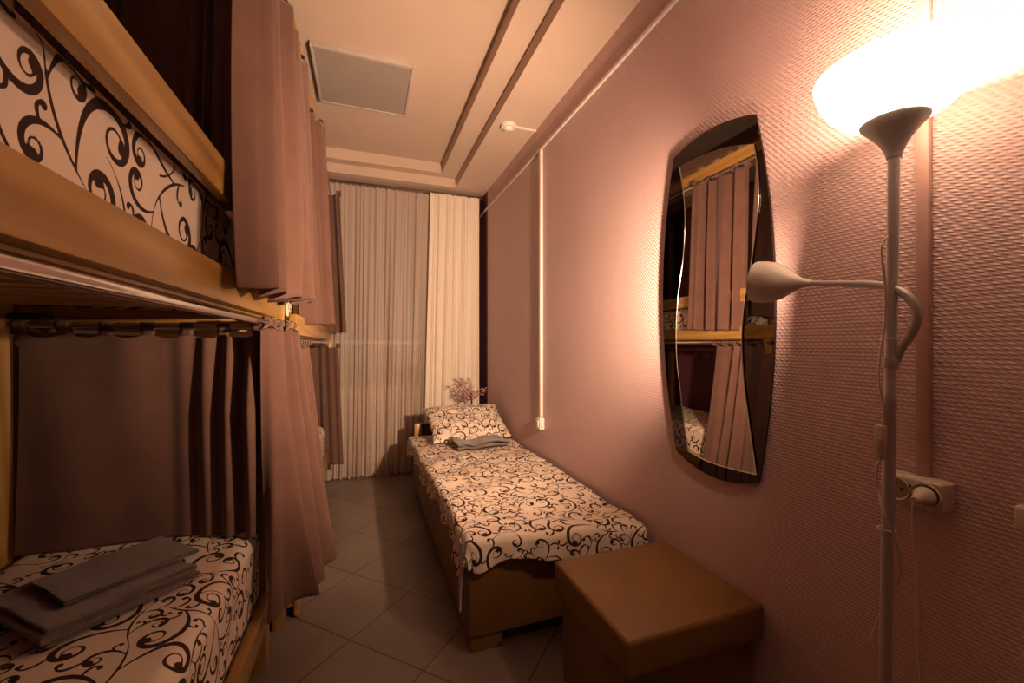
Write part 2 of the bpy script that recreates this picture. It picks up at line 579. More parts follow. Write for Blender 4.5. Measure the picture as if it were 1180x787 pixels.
# right wall in two papers: pink, with a plum strip at the window corner
bm = bmesh.new(); add_box(bm, W, W + .1, YF - .1, YB + .1, 0, 3.0)
o = from_bm('wall_right', bm, [M['pink'], M['plum']])
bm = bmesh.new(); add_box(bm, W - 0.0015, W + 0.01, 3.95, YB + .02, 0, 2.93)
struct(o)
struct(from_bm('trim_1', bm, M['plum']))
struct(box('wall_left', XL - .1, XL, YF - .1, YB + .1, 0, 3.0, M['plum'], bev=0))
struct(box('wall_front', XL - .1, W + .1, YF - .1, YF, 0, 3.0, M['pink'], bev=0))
# window wall with an opening
WX0, WX1, WZ0, WZ1 = -0.35, 0.80, 0.95, 2.60
bm = bmesh.new()
add_box(bm, XL, WX0, YB, YB + .15, 0, 3.0); add_box(bm, WX1, W, YB, YB + .15, 0, 3.0)
add_box(bm, WX0, WX1, YB, YB + .15, 0, WZ0); add_box(bm, WX0, WX1, YB, YB + .15, WZ1, 3.0)
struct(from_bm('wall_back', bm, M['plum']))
win = struct(bpy.data.objects.new('window_1', None)); C.objects.link(win); win.location = (WX0, YB + .05, WZ0)
bm = bmesh.new()
for a in ((WX0, WX0 + .06, WZ0, WZ1), (WX1 - .06, WX1, WZ0, WZ1), (.195, .255, WZ0 + .06, WZ1 - .06)):
    add_box(bm, a[0], a[1], YB + .04, YB + .10, a[2], a[3], .004)
for a in ((WZ0, WZ0 + .06), (WZ1 - .06, WZ1)):
    add_box(bm, WX0 + .06, WX1 - .06, YB + .04, YB + .10, a[0], a[1], .004)
from_bm('window_frame', bm, M['brown_panel'], win, 40)
box('transom', WX0 + .06, WX1 - .06, YB + .03, YB + .09, 1.235, 1.262, M['white'], win)
box('window_glass', WX0 + .05, WX1 - .05, YB + .065, YB + .075, WZ0 + .05, WZ1 - .05, M['pane'], win, bev=0)
box('window_sill', WX0 - .03, WX1 + .03, YB - .06, YB + .04, WZ0 - .03, WZ0, M['brown_panel'], win, bev=.005)
# tray ceiling
bm = bmesh.new()
def ringz(x0, x1, y0, y1, z, X0, X1, Y0, Y1, Zb):
    a = [bm.verts.new(p) for p in ((x0, y0, z), (x1, y0, z), (x1, y1, z), (x0, y1, z))]
    b = [bm.verts.new(p) for p in ((X0, Y0, Zb), (X1, Y0, Zb), (X1, Y1, Zb), (X0, Y1, Zb))]
    for k in range(4):
        bm.faces.new((a[k], a[(k + 1) % 4], b[(k + 1) % 4], b[k]))
    return a
A1 = (-0.86, 0.83, -0.85, 3.97); A2 = (-0.71, 0.68, -0.70, 3.87)
ringz(XL, W, YF, YB, Z1, A1[0], A1[1], A1[2], A1[3], Z1)
ringz(*A1, Z1, *A1, Z2)
ringz(*A1, Z2, *A2, Z2)
ringz(*A2, Z2, *A2, Z3)
bm.faces.new([bm.verts.new(p) for p in ((A2[0], A2[2], Z3), (A2[1], A2[2], Z3), (A2[1], A2[3], Z3), (A2[0], A2[3], Z3))])
bmesh.ops.remove_doubles(bm, verts=bm.verts, dist=1e-5)
o = from_bm('ceiling', bm, M['ceil']); struct(o)
md = o.modifiers.new('thick', 'SOLIDIFY'); md.thickness = 0.02; md.offset = 1
# make sure thickness goes upwards
if sum(p.normal.z * p.area for p in o.data.polygons) < 0: md.offset = -1

# radiator below the window
rad = thing('radiator', 'ribbed beige radiator below the window behind the sheer curtain', 'radiator', (-.2, YB - .06, 0.12))
bm = bmesh.new()
for k in range(12):
    x = -0.22 + k * 0.068
    add_box(bm, x, x + .056, YB - .09, YB - .02, .22, .84, .012, 2)
from_bm('fins', bm, M['radiator'], rad, 40)
box('lower_pipe', -.24, .62, YB - .065, YB - .035, .10, .215, M['radiator'], rad)

# ------------------------------------------------------------------ ceiling light, smoke detector, trunking
cl = thing('ceiling_light', 'square unlit ceiling light panel with a grey diffuser', 'ceiling light', (0, 2.83, Z3))
x0, x1, y0, y1, zl = -.285, .285, 2.54, 3.12, Z3 - .032
bm = bmesh.new()
for a in ((x0, x0 + .016, y0, y1), (x1 - .016, x1, y0, y1), (x0 + .016, x1 - .016, y0, y0 + .026), (x0 + .016, x1 - .016, y1 - .02, y1)):
    add_box(bm, a[0], a[1], a[2], a[3], zl, Z3, .002)
from_bm('frame', bm, plain('grey_light_frame', (.48, .42, .39, 1), .4), cl, 40)
box('diffuser', x0 + .015, x1 - .015, y0 + .025, y1 - .019, zl + .006, zl + .012, M['diffuser'], cl, bev=0)
for yy in (y0 + .012, y1 - .012):
    for xx in (-.17, .19):
        bm = bmesh.new(); lathe(bm, [(0, -.002), (.005, -.002), (.006, 0), (.006, .002)], (xx, yy, zl - .0005), seg=12)
        from_bm('screw', bm, M['silver'], cl, 60)
sd = thing('smoke_detector', 'small round white smoke detector on the ceiling above the wall', 'smoke detector', (.935, 2.72, Z1))
bm = bmesh.new(); lathe(bm, [(0, -.042), (.022, -.042), (.030, -.036), (.034, -.024), (.05, -.022), (.052, -.016), (.052, 0)], (.935, 2.72, Z1))
from_bm('housing', bm, M['white'], sd, 40)
bm = bmesh.new(); lathe(bm, [(.018, -.046), (.024, -.046), (.024, -.040), (.018, -.040)], (.935, 2.72, Z1), seg=24)
from_bm('grille', bm, M['socket'], sd, 40)
tag(box('cable_duct', .985, W - .001, 2.712, 2.728, Z1 - .012, Z1, M['white'], bev=.002),
    'thin white cable duct running from the smoke detector to the wall', 'cable duct')
tag(box('cable_duct', W - .014, W, -1.1, 4.22, HC + 1.325, HC + 1.345, M['white'], bev=.003),
    'long horizontal cable duct along the top of the pink wall', 'cable duct')
tag(box('cable_duct', W - .020, W, 2.60, 2.635, .735, HC + 1.323, M['white'], bev=.003),
    'vertical white cable duct above the small box over the single bed', 'cable duct')
jb = thing('junction_box', 'small white wall switch box at the foot of the duct above the bed', 'switch', (W, 2.61, .70))
box('housing', W - .035, W, 2.575, 2.645, .655, .733, M['white'], jb, .004)
box('rocker', W - .041, W - .034, 2.592, 2.628, .67, .718, M['white'], jb, .002)
tag(box('cable_duct', W - .016, W, .5395, .5635, .9455, 2.735, M['pink'] and plain('pinkish_duct', (0.56, 0.34, 0.30, 1), .4, .5, var=.03), bev=.003),
    'wide vertical pink cable duct rising from the double wall socket', 'cable duct')
tag(box('cable_duct', W - .012, W, .34, .392, 1.0, 2.735, M['white'], bev=.003),
    'pale cable duct at the right edge beyond the lamp shade', 'cable duct')

def socket(name, label, y0, y1, z0, z1, dep, double):
    s = thing(name, label, 'wall socket', (W, (y0 + y1) / 2, (z0 + z1) / 2))
    xf = W - dep
    box('housing', xf, W, y0, y1, z0, z1, M['socket'], s, .005, 3)
    if double:
        zc = (z0 + z1) / 2 + .001
        for yc in ((y0 * .27 + y1 * .73), (y0 * .76 + y1 * .24)):
            bm = bmesh.new()
            lathe(bm, [(.0255, -.003), (.0245, -.006), (.0225, -.004), (.021, .0015), (0, .0015)], (xf - .0005, yc, zc), (1, 0, 0), 36)
            r = from_bm('socket_ring', bm, M['socket'], s, 30)
            bm = bmesh.new(); lathe(bm, [(0, -.0005), (.0205, -.0005), (.0205, .002)], (xf - .0015, yc, zc), (1, 0, 0), 30)
            from_bm('recess', bm, plain('socket_shade_plastic', (.33, .26, .20, 1), .4), r, 40)
            for dy in (-.0095, .0095):
                bm = bmesh.new(); lathe(bm, [(0, -.0012), (.0034, -.0012), (.0034, .001)], (xf - .0022, yc + dy, zc), (1, 0, 0), 12)
                from_bm('pin_hole', bm, M['black'], r, 40)
        for k in (-1, 0, 1):
            bm = bmesh.new(); lathe(bm, [(0, -.0012), (.003, -.0012), (.003, .001)], (xf - .0002, (y0 + y1) / 2 + .002, zc + k * .011), (1, 0, 0), 12)
            from_bm('contact_hole', bm, M['black'], s, 40)
    return s
socket('wall_socket', 'double wall socket with a lamp plug in its right side', .502, .606, .885, .945, .048, True)
tag(box('wall_socket', W - .034, W, .34, .411, .892, .937, M['socket'], bev=.005, seg=3),
    'socket box cut off by the right edge of the picture', 'wall socket')

# ------------------------------------------------------------------ mirror on the pink wall
def mirror():
    t = thing('wall_mirror', 'tall shield-shaped wall mirror with a smoked glass border', 'mirror', (W, 1.13, .77))
    def arc(p, q, bulge, n=18):
        p = Vector(p); q = Vector(q); d = q - p
        nrm = Vector((d.y, -d.x)).normalized()
        return [p + d * (k / n) + nrm * bulge * (1 - (2 * k / n - 1) ** 2) for k in range(n)]
    # outline in (y, z), near side small y; counter-clockwise seen from the room
    TL = (1.313, HC + .72); TR = (.955, HC + .705); BR = (.945, HC - .42); BL = (1.30, HC - .405)
    out = arc(TL, TR, .032) + arc(TR, BR, .058, 28) + arc(BR, BL, .042) + arc(BL, TL, .068, 28)
    bm = bmesh.new()
    f = bm.faces.new([bm.verts.new((W - .016, p.x, p.y)) for p in out])
    r = bmesh.ops.extrude_face_region(bm, geom=[f])
    for v in r['geom']:
        if isinstance(v, bmesh.types.BMVert): v.co.x = W - .010
    from_bm('smoked_border', bm, M['tinted'], t)
    # backing board smaller than the glass
    bm = bmesh.new()
    c = sum((Vector((p.x, p.y)) for p in out), Vector((0, 0))) / len(out)
    f = bm.faces.new([bm.verts.new((W - .010, c.x + (p.x - c.x) * .97, c.y + (p.y - c.y) * .985)) for p in out])
    r = bmesh.ops.extrude_face_region(bm, geom=[f])
    for v in r['geom']:
        if isinstance(v, bmesh.types.BMVert): v.co.x = W
    from_bm('backing', bm, M['black'], t)
    # inner mirror: points read off the photograph and carried onto the wall
    def onwall(px, py):
        u = (px - 590) / 481; v = (397 - py) / 481
        X = .3338 + .9426 * u; Y = .9426 - .3338 * u
        k = (W - .019) / X
        return Vector((k * Y, HC + k * v, 0))
    right = [onwall(*p) for p in ((868.7, 166), (873, 194), (874.3, 227), (872, 255), (868.7, 283), (863, 322), (858, 345), (855.5, 375), (855, 400), (857, 435), (860.5, 465), (866, 505), (872, 547))]
    left = [onwall(*p) for p in ((793, 519.5), (788.5, 490), (784.6, 454), (780, 415), (779.3, 379), (781, 345), (783.5, 325), (787, 300), (788.6, 278), (789.5, 255), (788.7, 232), (786, 210), (783, 192.5))]
    top = [onwall(*p) for p in ((783, 192.5), (800, 183), (822, 174), (845, 168), (868.7, 166))]
    bot = [onwall(*p) for p in ((872, 547), (850, 542), (825, 535), (808, 528), (793, 519.5))]
    R = spline(right, 4); L = spline(left, 4); T = spline(top, 5); B = spline(bot, 5)
    loop = R[:-1] + B[:-1] + L[:-1] + T[:-1]
    bm = bmesh.new()
    f = bm.faces.new([bm.verts.new((W - .0195, p.x, p.y)) for p in loop])
    r = bmesh.ops.extrude_face_region(bm, geom=[f])
    for v in r['geom']:
        if isinstance(v, bmesh.types.BMVert): v.co.x = W - .016
    from_bm('mirror_glass', bm, M['mirror'], t)
    for seg in (R, L, B):
        bm = bmesh.new()
        add_tube(bm, [(W - .0195, p.x, p.y) for p in seg], .0019, 8)
        from_bm('bevelled_edge', bm, M['bevel'], t, 60)
mirror()

# ------------------------------------------------------------------ floor lamp
LX, LY = 0.958, 0.510
def lamp():
    # the pole leans a little: its foot stands off towards the mirror
    lean = lambda z: Vector((LX, LY, z)) + Vector((-.943, .334, 0)) * .0167 * (HC + .36 - z)
    t = thing('floor_lamp', 'tall grey floor lamp with a glowing white bowl and a reading arm', 'floor lamp', (LX, LY, 0))
    bm = bmesh.new(); lathe(bm, [(0, 0), (.13, 0), (.135, .006), (.133, .014), (.11, .024), (.03, .034), (.014, .045), (0, .045)], lean(0), seg=56)
    from_bm('base', bm, M['silver'], t, 40)
    bm = bmesh.new(); ax0 = (lean(1.6) - lean(0)).normalized(); lathe(bm, [(0, .04), (.0100, .04), (.0100, 1.11), (.0106, 1.112), (.0106, 1.13), (.0092, 1.135), (.0092, 1.595), (0, 1.595)], lean(0), ax0, seg=24)
    from_bm('pole', bm, M['silver'], t, 40)
    zc = HC + .358
    bm = bmesh.new(); lathe(bm, [(0, 0), (.0115, 0), (.0125, .006), (.016, .016), (.025, .034), (.040, .054), (.0515, .066), (.0525, .070), (.049, .071), (.038, .062), (0, .05)], (LX, LY, zc), seg=48)
    from_bm('bowl_holder', bm, M['cone'], t, 60)
    zb = zc + .066
    prof = [(.030, 0), (.052, .004), (.080, .018), (.102, .040), (.117, .066), (.1245, .090), (.1265, .104), (.1245, .105), (.121, .090), (.113, .067), (.098, .043), (.077, .022), (.050, .008), (.030, .004)]
    bm = bmesh.new(); lathe(bm, prof, (LX, LY, zb), seg=64)
    from_bm('lamp_shade', bm, M['bowl'], t, 180)
    bm = bmesh.new(); lathe(bm, [(0, 0), (.013, 0), (.013, .022), (.020, .034), (.028, .052), (.028, .064), (.020, .080), (0, .088)], (LX, LY, zb + .002), seg=24)
    from_bm('bulb', bm, M['bulb'], t, 60)
    ld = bpy.data.lights.new('bulb_light', 'POINT'); ld.energy = BULB_POWER; ld.color = BULB_COLOR; ld.shadow_soft_size = .03
    lo = bpy.data.objects.new('bulb_light', ld); C.objects.link(lo); lo.parent = t
    lo.location = (0, 0, zb + .125)
    # gooseneck reading arm
    def onray(px, py, X):
        u = (px - 590) / 481; v = (397 - py) / 481
        dx = .3338 + .9426 * u; dy = .9426 - .3338 * u
        k = X / dx
        return Vector((X, k * dy, HC + k * v))
    bm = bmesh.new(); lathe(bm, [(0, -.010), (.0115, -.010), (.0125, -.007), (.0125, .008), (.0115, .011), (0, .011)], lean(HC - .035), seg=24)
    from_bm('arm_bracket', bm, M['silver'], t, 40)
    ctrl = [lean(HC - .033) + Vector((.004, -.006, 0)), onray(1038, 402, .955), onray(1050, 385, .950), onray(1057, 364, .948), onray(1050, 346, .950), onray(1034, 334, .955), onray(1012, 328.5, .962), onray(985, 327, .968)]
    pts = spline(ctrl, 14)
    rr = [.0074 + (.0009 if (i % 2) else -.0006) for i in range(len(pts))]
    bm = bmesh.new(); add_tube(bm, pts, rr, 14)
    from_bm('gooseneck', bm, M['silver'], t, 180)
    e = pts[-1]; h0 = onray(932, 326.5, .975)
    tube('arm_tube', [e + (e - h0) * .02, e + (h0 - e) * .5, h0], .0068, M['silver'], t, 14)
    h1 = onray(872, 325, .945)
    ax = (h1 - h0); Lh = ax.length; ax.normalize()
    prof = [(0, -.004), (.0078, -.004), (.009, .006), (.014, Lh * .16), (.026, Lh * .32), (.040, Lh * .48), (.0485, Lh * .64), (.0515, Lh * .82), (.0515, Lh), (.0485, Lh), (.0485, Lh * .82), (.0455, Lh * .64), (.037, Lh * .49), (.023, Lh * .34), (.011, Lh * .20), (0, Lh * .18)]
    bm = bmesh.new(); lathe(bm, prof, h0, ax, 48)
    s = from_bm('reading_shade', bm, M['white'], t, 60)
    bm = bmesh.new(); lathe(bm, [(0, Lh * .25), (.010, Lh * .26), (.012, Lh * .4), (.022, Lh * .6), (.022, Lh * .7), (.014, Lh * .82), (0, Lh * .86)], h0, ax, 24)
    from_bm('reading_bulb', bm, M['bulb'], s, 60)
    ld = bpy.data.lights.new('reading_light', 'POINT'); ld.energy = READ_POWER; ld.color = READ_COLOR; ld.shadow_soft_size = .015
    lo = bpy.data.objects.new('reading_light', ld); C.objects.link(lo); lo.parent = t
    lo.location = h0 + ax * Lh * .93 - Vector((LX, LY, 0))
    # the reflector bulb throws most of its light straight ahead
    ld = bpy.data.lights.new('reading_beam', 'SPOT'); ld.energy = READ_SPOT; ld.color = READ_COLOR
    ld.shadow_soft_size = .03; ld.spot_size = math.radians(122); ld.spot_blend = 1.0
    lo = bpy.data.objects.new('reading_beam', ld); C.objects.link(lo); lo.parent = t
    lo.location = h0 + ax * Lh * .96 - Vector((LX, LY, 0))
    lo.rotation_mode = 'QUATERNION'; lo.rotation_quaternion = ax.to_track_quat('-Z', 'Y')
    # cable: leaves the pole, hangs beside it to the switch, down, along, and up to the plug
    def beside(px, py, k=.80):
        u = (px - 590) / 481; v = (397 - py) / 481
        return Vector((k * (.3338 + .9426 * u), k * (.9426 - .3338 * u), HC + k * v))
    c = spline([beside(1024, 272), beside(1017, 280), beside(1016, 295), beside(1020, 330), beside(1020, 370), beside(1018, 385), beside(1014, 410), beside(1013, 440), beside(1018, 470), beside(1017, 492)], 8)
    tube('cable', c, .0022, M['socket'], t, 8)
    sw0 = beside(1017, 490)
    sb = bmesh.new()
    add_box(sb, sw0.x - .010, sw0.x + .006, sw0.y - .006, sw0.y + .010, sw0.z - .064, sw0.z, .003)
    sw = from_bm('cable_switch', sb, M['socket'], t, 40)
    bm = bmesh.new(); add_box(bm, sw0.x - .014, sw0.x - .009, sw0.y - .003, sw0.y + .007, sw0.z - .045, sw0.z - .022, .0015)
    from_bm('switch_button', bm, M['socket'], sw, 40)
    c = spline([sw0 + Vector((0, 0, -.06)), beside(1010, 540), beside(1012, 565), beside(1018, 590, .78), beside(1029, 612, .775), beside(1036, 640, .78), beside(1038, 657, .79), beside(1032, 676, .80), beside(1018, 700, .815), beside(1004, 738, .82), beside(1010, 760, .82), beside(1018, 790, .82), beside(1026, 860, .82),
                Vector((LX + .06, LY + .15, .02)), Vector((LX + .13, LY + .05, .012)), beside(1060, 820, .86), beside(1058, 745, .86), beside(1058, 700, .86), beside(1055, 650, .86), beside(1052, 610, .86), beside(1052, 585, .86), beside(1055, 573, .86), beside(1062, 569, .86)], 8)
    tube('cable', c, .0022, M['socket'], t, 8)
    for py in (391, 612):
        z = HC + (397 - py) / 481 * .79
        bm = bmesh.new()
        add_tube(bm, [lean(z) + Vector((math.cos(a) * .0135 - .002, math.sin(a) * .0135 + .001, 0)) for a in np.linspace(0, 2 * PI, 20)], .0016, 6)
        from_bm('cable_tie', bm, M['white'], t, 60)
    # plug in the right-hand socket
    pc = Vector((W - .052, .527, .916))
    bm = bmesh.new(); lathe(bm, [(0, 0), (.0185, 0), (.0190, .006), (.0165, .012), (.0105, .022), (.0085, .034), (.006, .038), (0, .038)], pc, (-1, 0, -.12), 28)
    from_bm('plug', bm, M['socket'], t, 50)
lamp()

# ------------------------------------------------------------------ bunk beds
def bunk(label, xf, xb, y0, y1, dz, low_front, guard_end, group, ins=0.0, back=.06, ext=.06):
    """xf aisle side, xb wall side, dz shift of the upper deck"""
    t = thing('bunk_bed', label, 'bunk bed', (xf, y1, 0), group)
    p = .045
    H = 2.60
    for (x, y) in ((xf - p - ins, y1 - .06), (xf - p - ins, y0), (xb, y1 - back), (xb, y0)):
        box('post', x, x + p, y, y + .06, 0, H, M['wood_z'], t, .004)
    zu = HC + dz
    a, b = y0 + .0605, y1 - .0605
    # upper deck
    box('side_board', xf - .030, xf, y0 - .01, y1 + ext, zu + .107, zu + .197, M['wood_y'], t, .004)
    box('side_ledge', xf - .075, xf - .031, a, b, zu + .100, zu + .122, M['wood_y'], t, .003)
    box('side_board', xb + .0, xb + .03, a, b, zu + .107, zu + .197, M['wood_y'], t, .004)
    box('guard_rail', xf - .026, xf, y0 - .01, guard_end, zu + .372, zu + .465, M['wood_y'], t, .004)
    box('guard_stay', xf - .052, xf - .027, y0 + .25, y0 + .31, zu + .198, zu + .46, M['wood_z'], t, .004)
    box('end_beam', xb + .046, xf - .046, y1 - .045, y1 - .012, zu + .075, zu + .122, M['wood_x'], t, .003)
    n = int((b - a) / .105)
    for k in range(n):
        y = a + .03 + k * (b - a - .06) / n
        box('slat', xb + .031, xf - .0755, y, y + .062, zu + .123, zu + .141, M['lit_pine'], t, .002)
    # lower deck
    box('side_board', xf - .030, xf, a, b, *low_front, M['wood_y'], t, .004)
    box('side_board', xb, xb + .03, a, b, .20, .30, M['wood_y'], t, .004)
    box('end_beam', xb + .046, xf - .046, y1 - .045, y1 - .012, .20, .33, M['wood_x'], t, .003)
    for k in range(8):
        y = a + .08 + k * (b - a - .16) / 7
        box('slat', xb + .031, xf - .031, y - .03, y + .03, .262, .28, M['wood_x'], t, .002)
    # header
    box('header_board', xf - .030, xf, y0 - .01, y1 + .01, HC + 1.315, HC + 1.395, M['wood_y'], t, .004)
    box('header_board', xb + .046, xf - .046, y1 - .04, y1 - .015, HC + 1.315, HC + 1.395, M['wood_x'], t, .004)
    # rods with bracket blocks
    xr = xf - .012
    for z, r in ((HC + 1.285, .0105), (zu + .081, .0125)):
        tube('curtain_rod', [(xr, y0, z), (xr, y1 + .0, z)], r, M['chrome'], t, 16)
    tube('curtain_rod', [(xb + .046, y1 - .105, zu + .062), (xf - .03, y1 - .105, zu + .062)], .0105, M['chrome'], t, 16)
    tube('curtain_rod', [(xb + .046, y1 - .105, HC + 1.285), (xf - .03, y1 - .105, HC + 1.285)], .0105, M['chrome'], t, 16)
    for y in (y0 + .01, y1 + ext - .055):
        box('rod_bracket', xf - .022, xf + .004, y, y + .05, zu + .0, zu + .106, M['wood_z'], t, .004)
    return t
B1X, B2X = -.33, -.275
XB = -1.095
b1 = bunk('near pine bunk bed, printed mattress behind its guard rail', B1X, XB, -.25, 1.85, 0.0, (.205, .30), 1.28, 'pine bunk beds along the left wall', .018, .13)
b2 = bunk('far pine bunk bed next to the window curtain', B2X, XB, 2.02, 3.94, -.065, (.255, .345), 3.25, 'pine bunk beds along the left wall', .05, .06, .004)
# black corner iron under the near upper deck
box('corner_bracket', XB + .05, XB + .13, 1.74, 1.80, HC + .079, HC + .0995, M['black'], b1, .003)
for z in (.20, .27):
    bm = bmesh.new(); lathe(bm, [(0, -.003), (.006, -.003), (.007, 0), (.007, .002)], (B1X - .022, 1.79, z - .0), (0, 1, 0), 12)
    from_bm('bolt', bm, M['black'], b1, 60)
# drawer under the far bunk
dr = thing('storage_drawer', 'low wooden storage drawer on the floor under the far bunk', 'drawer', (B2X, 2.4, 0))
box('front_panel', B2X - .022, B2X, 2.085, 2.83, .012, .25, M['wood_y'], dr, .004)
box('drawer_box', B2X - .50, B2X - .0225, 2.10, 2.81, .045, .22, M['wood_x'], dr, .004)
for y in (2.14, 2.78):
    bm = bmesh.new(); lathe(bm, [(0, -.012), (.018, -.012), (.022, -.008), (.022, .008), (.018, .012), (0, .012)], (B2X - .05, y, .022), (1, 0, 0), 20)
    from_bm('caster', bm, M['black'], dr, 40)
    bm = bmesh.new(); lathe(bm, [(0, -.012), (.018, -.012), (.022, -.008), (.022, .008), (.018, .012), (0, .012)], (B2X - .45, y, .022), (1, 0, 0), 20)
    from_bm('caster', bm, M['black'], dr, 40)

# mattresses: a rounded loaf with fitted printed sheet
def mattress(name, label, x0, x1, y0, y1, z0, z1, step, rot=0., ox=0., oy=0., scl=1.0, r=.05, seed=3, amp=.006, group=None):
    """closed cross-section, shut at both ends; printed all over"""
    prof = []
    def arc(cx, cz, a0, a1, n=8):
        for k in range(n + 1):
            a = a0 + (a1 - a0) * k / n
            prof.append((cx + r * math.cos(a), cz + r * math.sin(a)))
    rb = .03
    prof.append(((x0 + x1) / 2, z0))
    prof.append((x1 - rb, z0)); prof.append((x1 - rb * .3, z0 + rb * .3)); prof.append((x1, z0 + rb))
    arc(x1 - r, z1 - r, 0, PI / 2)
    arc(x0 + r, z1 - r, PI / 2, PI)
    prof.append((x0, z0 + rb)); prof.append((x0 + rb * .3, z0 + rb * .3)); prof.append((x0 + rb, z0))
    prof.append(((x0 + x1) / 2, z0))
    prof = np.array(prof)
    seglen = np.hypot(*np.diff(prof, axis=0).T); s = np.concatenate([[0], np.cumsum(seglen)])
    n = int(s[-1] / step)
    ss = np.linspace(0, s[-1], n)
    px = np.interp(ss, s, prof[:, 0]); pz = np.interp(ss, s, prof[:, 1])
    ny = int((y1 - y0) / step)
    inner = np.linspace(0, 1, ny)
    k = 8
    ends = [math.sin(i / k * PI / 2) for i in range(k + 1)]
    ys = [y0 + .04 * (1 - math.cos(i / k * PI / 2)) for i in range(k + 1)]
    yy = np.concatenate([np.array(ys), np.linspace(y0 + .04, y1 - .04, ny)[1:-1], y1 + y0 - np.array(ys[::-1])])
    sc = np.concatenate([np.array(ends), np.ones(ny - 2), np.array(ends[::-1])])
    cx, cz = (x0 + x1) / 2, (z0 + z1) / 2
    shr = (.04 * (1 - sc))
    # shrink the section a little towards the ends then close it
    hx, hz = (x1 - x0) / 2, (z1 - z0) / 2
    fx = (1 - shr / hx)[None, :]; fz = (1 - shr / hz)[None, :]
    X = cx + (px[:, None] - cx) * fx; Z = cz + (pz[:, None] - cz) * fz
    Y = np.repeat(yy[None, :], n, 0)
    w = wob(ss[:, None] + 0 * Y, Y, seed, .5) * amp
    top = np.clip((Z - z0) / (z1 - z0), 0, 1)
    Z = Z + w * top
    X = X + wob(ss[:, None] + 0 * Y, Y * 1.0, seed + 1, .8) * amp * .35 * (np.abs(X - cx) / hx) ** 3 - 0
    P = np.stack([X, Y, Z], -1)
    # end caps
    c0 = P[:, :1].copy(); c0[..., 0] = cx; c0[..., 2] = cz
    c1 = P[:, -1:].copy(); c1[..., 0] = cx; c1[..., 2] = cz
    P = np.concatenate([c0, P, c1], 1)
    S = np.repeat(ss[:, None], P.shape[1], 1)
    at = scroll_at(S, P[..., 1], rot, ox, oy, scl)
    o = grid_mesh(name, P, M['sheet'], None, at)
    tag(o, label, 'mattress', group)
    return o
mattress('mattress', 'printed mattress with folded grey towels on the near lower bunk', XB + .053, B1X - .033, -.16, 1.787, .283, .560, .0028, ox=.05, oy=.1, scl=1.15, seed=5, amp=.007)
mattress('mattress', 'printed mattress on the near upper bunk behind the guard rail', XB + .053, B1X - .056, -.16, 1.752, HC + .143, HC + .42, .0028, rot=.35, ox=.22, oy=.13, scl=1.5, seed=9, amp=.004)
mattress('mattress', 'printed mattress on the far lower bunk between parted curtains', XB + .053, B2X - .033, 2.13, 3.80, .283, .555, .005, ox=.3, seed=15)
mattress('mattress', 'printed mattress on the far upper bunk seen in the mirror', XB + .053, B2X - .056, 2.13, 3.80, HC + .078, HC + .31, .005, ox=.13, seed=19)

# ------------------------------------------------------------------ curtains
def path_pts(ctrl, n):
    """even resample of a Catmull-Rom path in xy"""
    p = np.array([[v.x, v.y] for v in spline([(a[0], a[1], 0) for a in ctrl], 12)]) if len(ctrl) > 1 else np.array(ctrl)
    d = np.hypot(*np.diff(p, axis=0).T); s = np.concatenate([[0], np.cumsum(d)])
    t = np.linspace(0, s[-1], n)
    q = np.stack([np.interp(t, s, p[:, 0]), np.interp(t, s, p[:, 1])], -1)
    tg = np.gradient(q, axis=0); tg /= np.maximum(np.hypot(tg[:, 0], tg[:, 1])[:, None], 1e-9)
    nr = np.stack([tg[:, 1], -tg[:, 0]], -1)
    return q, nr, s[-1]

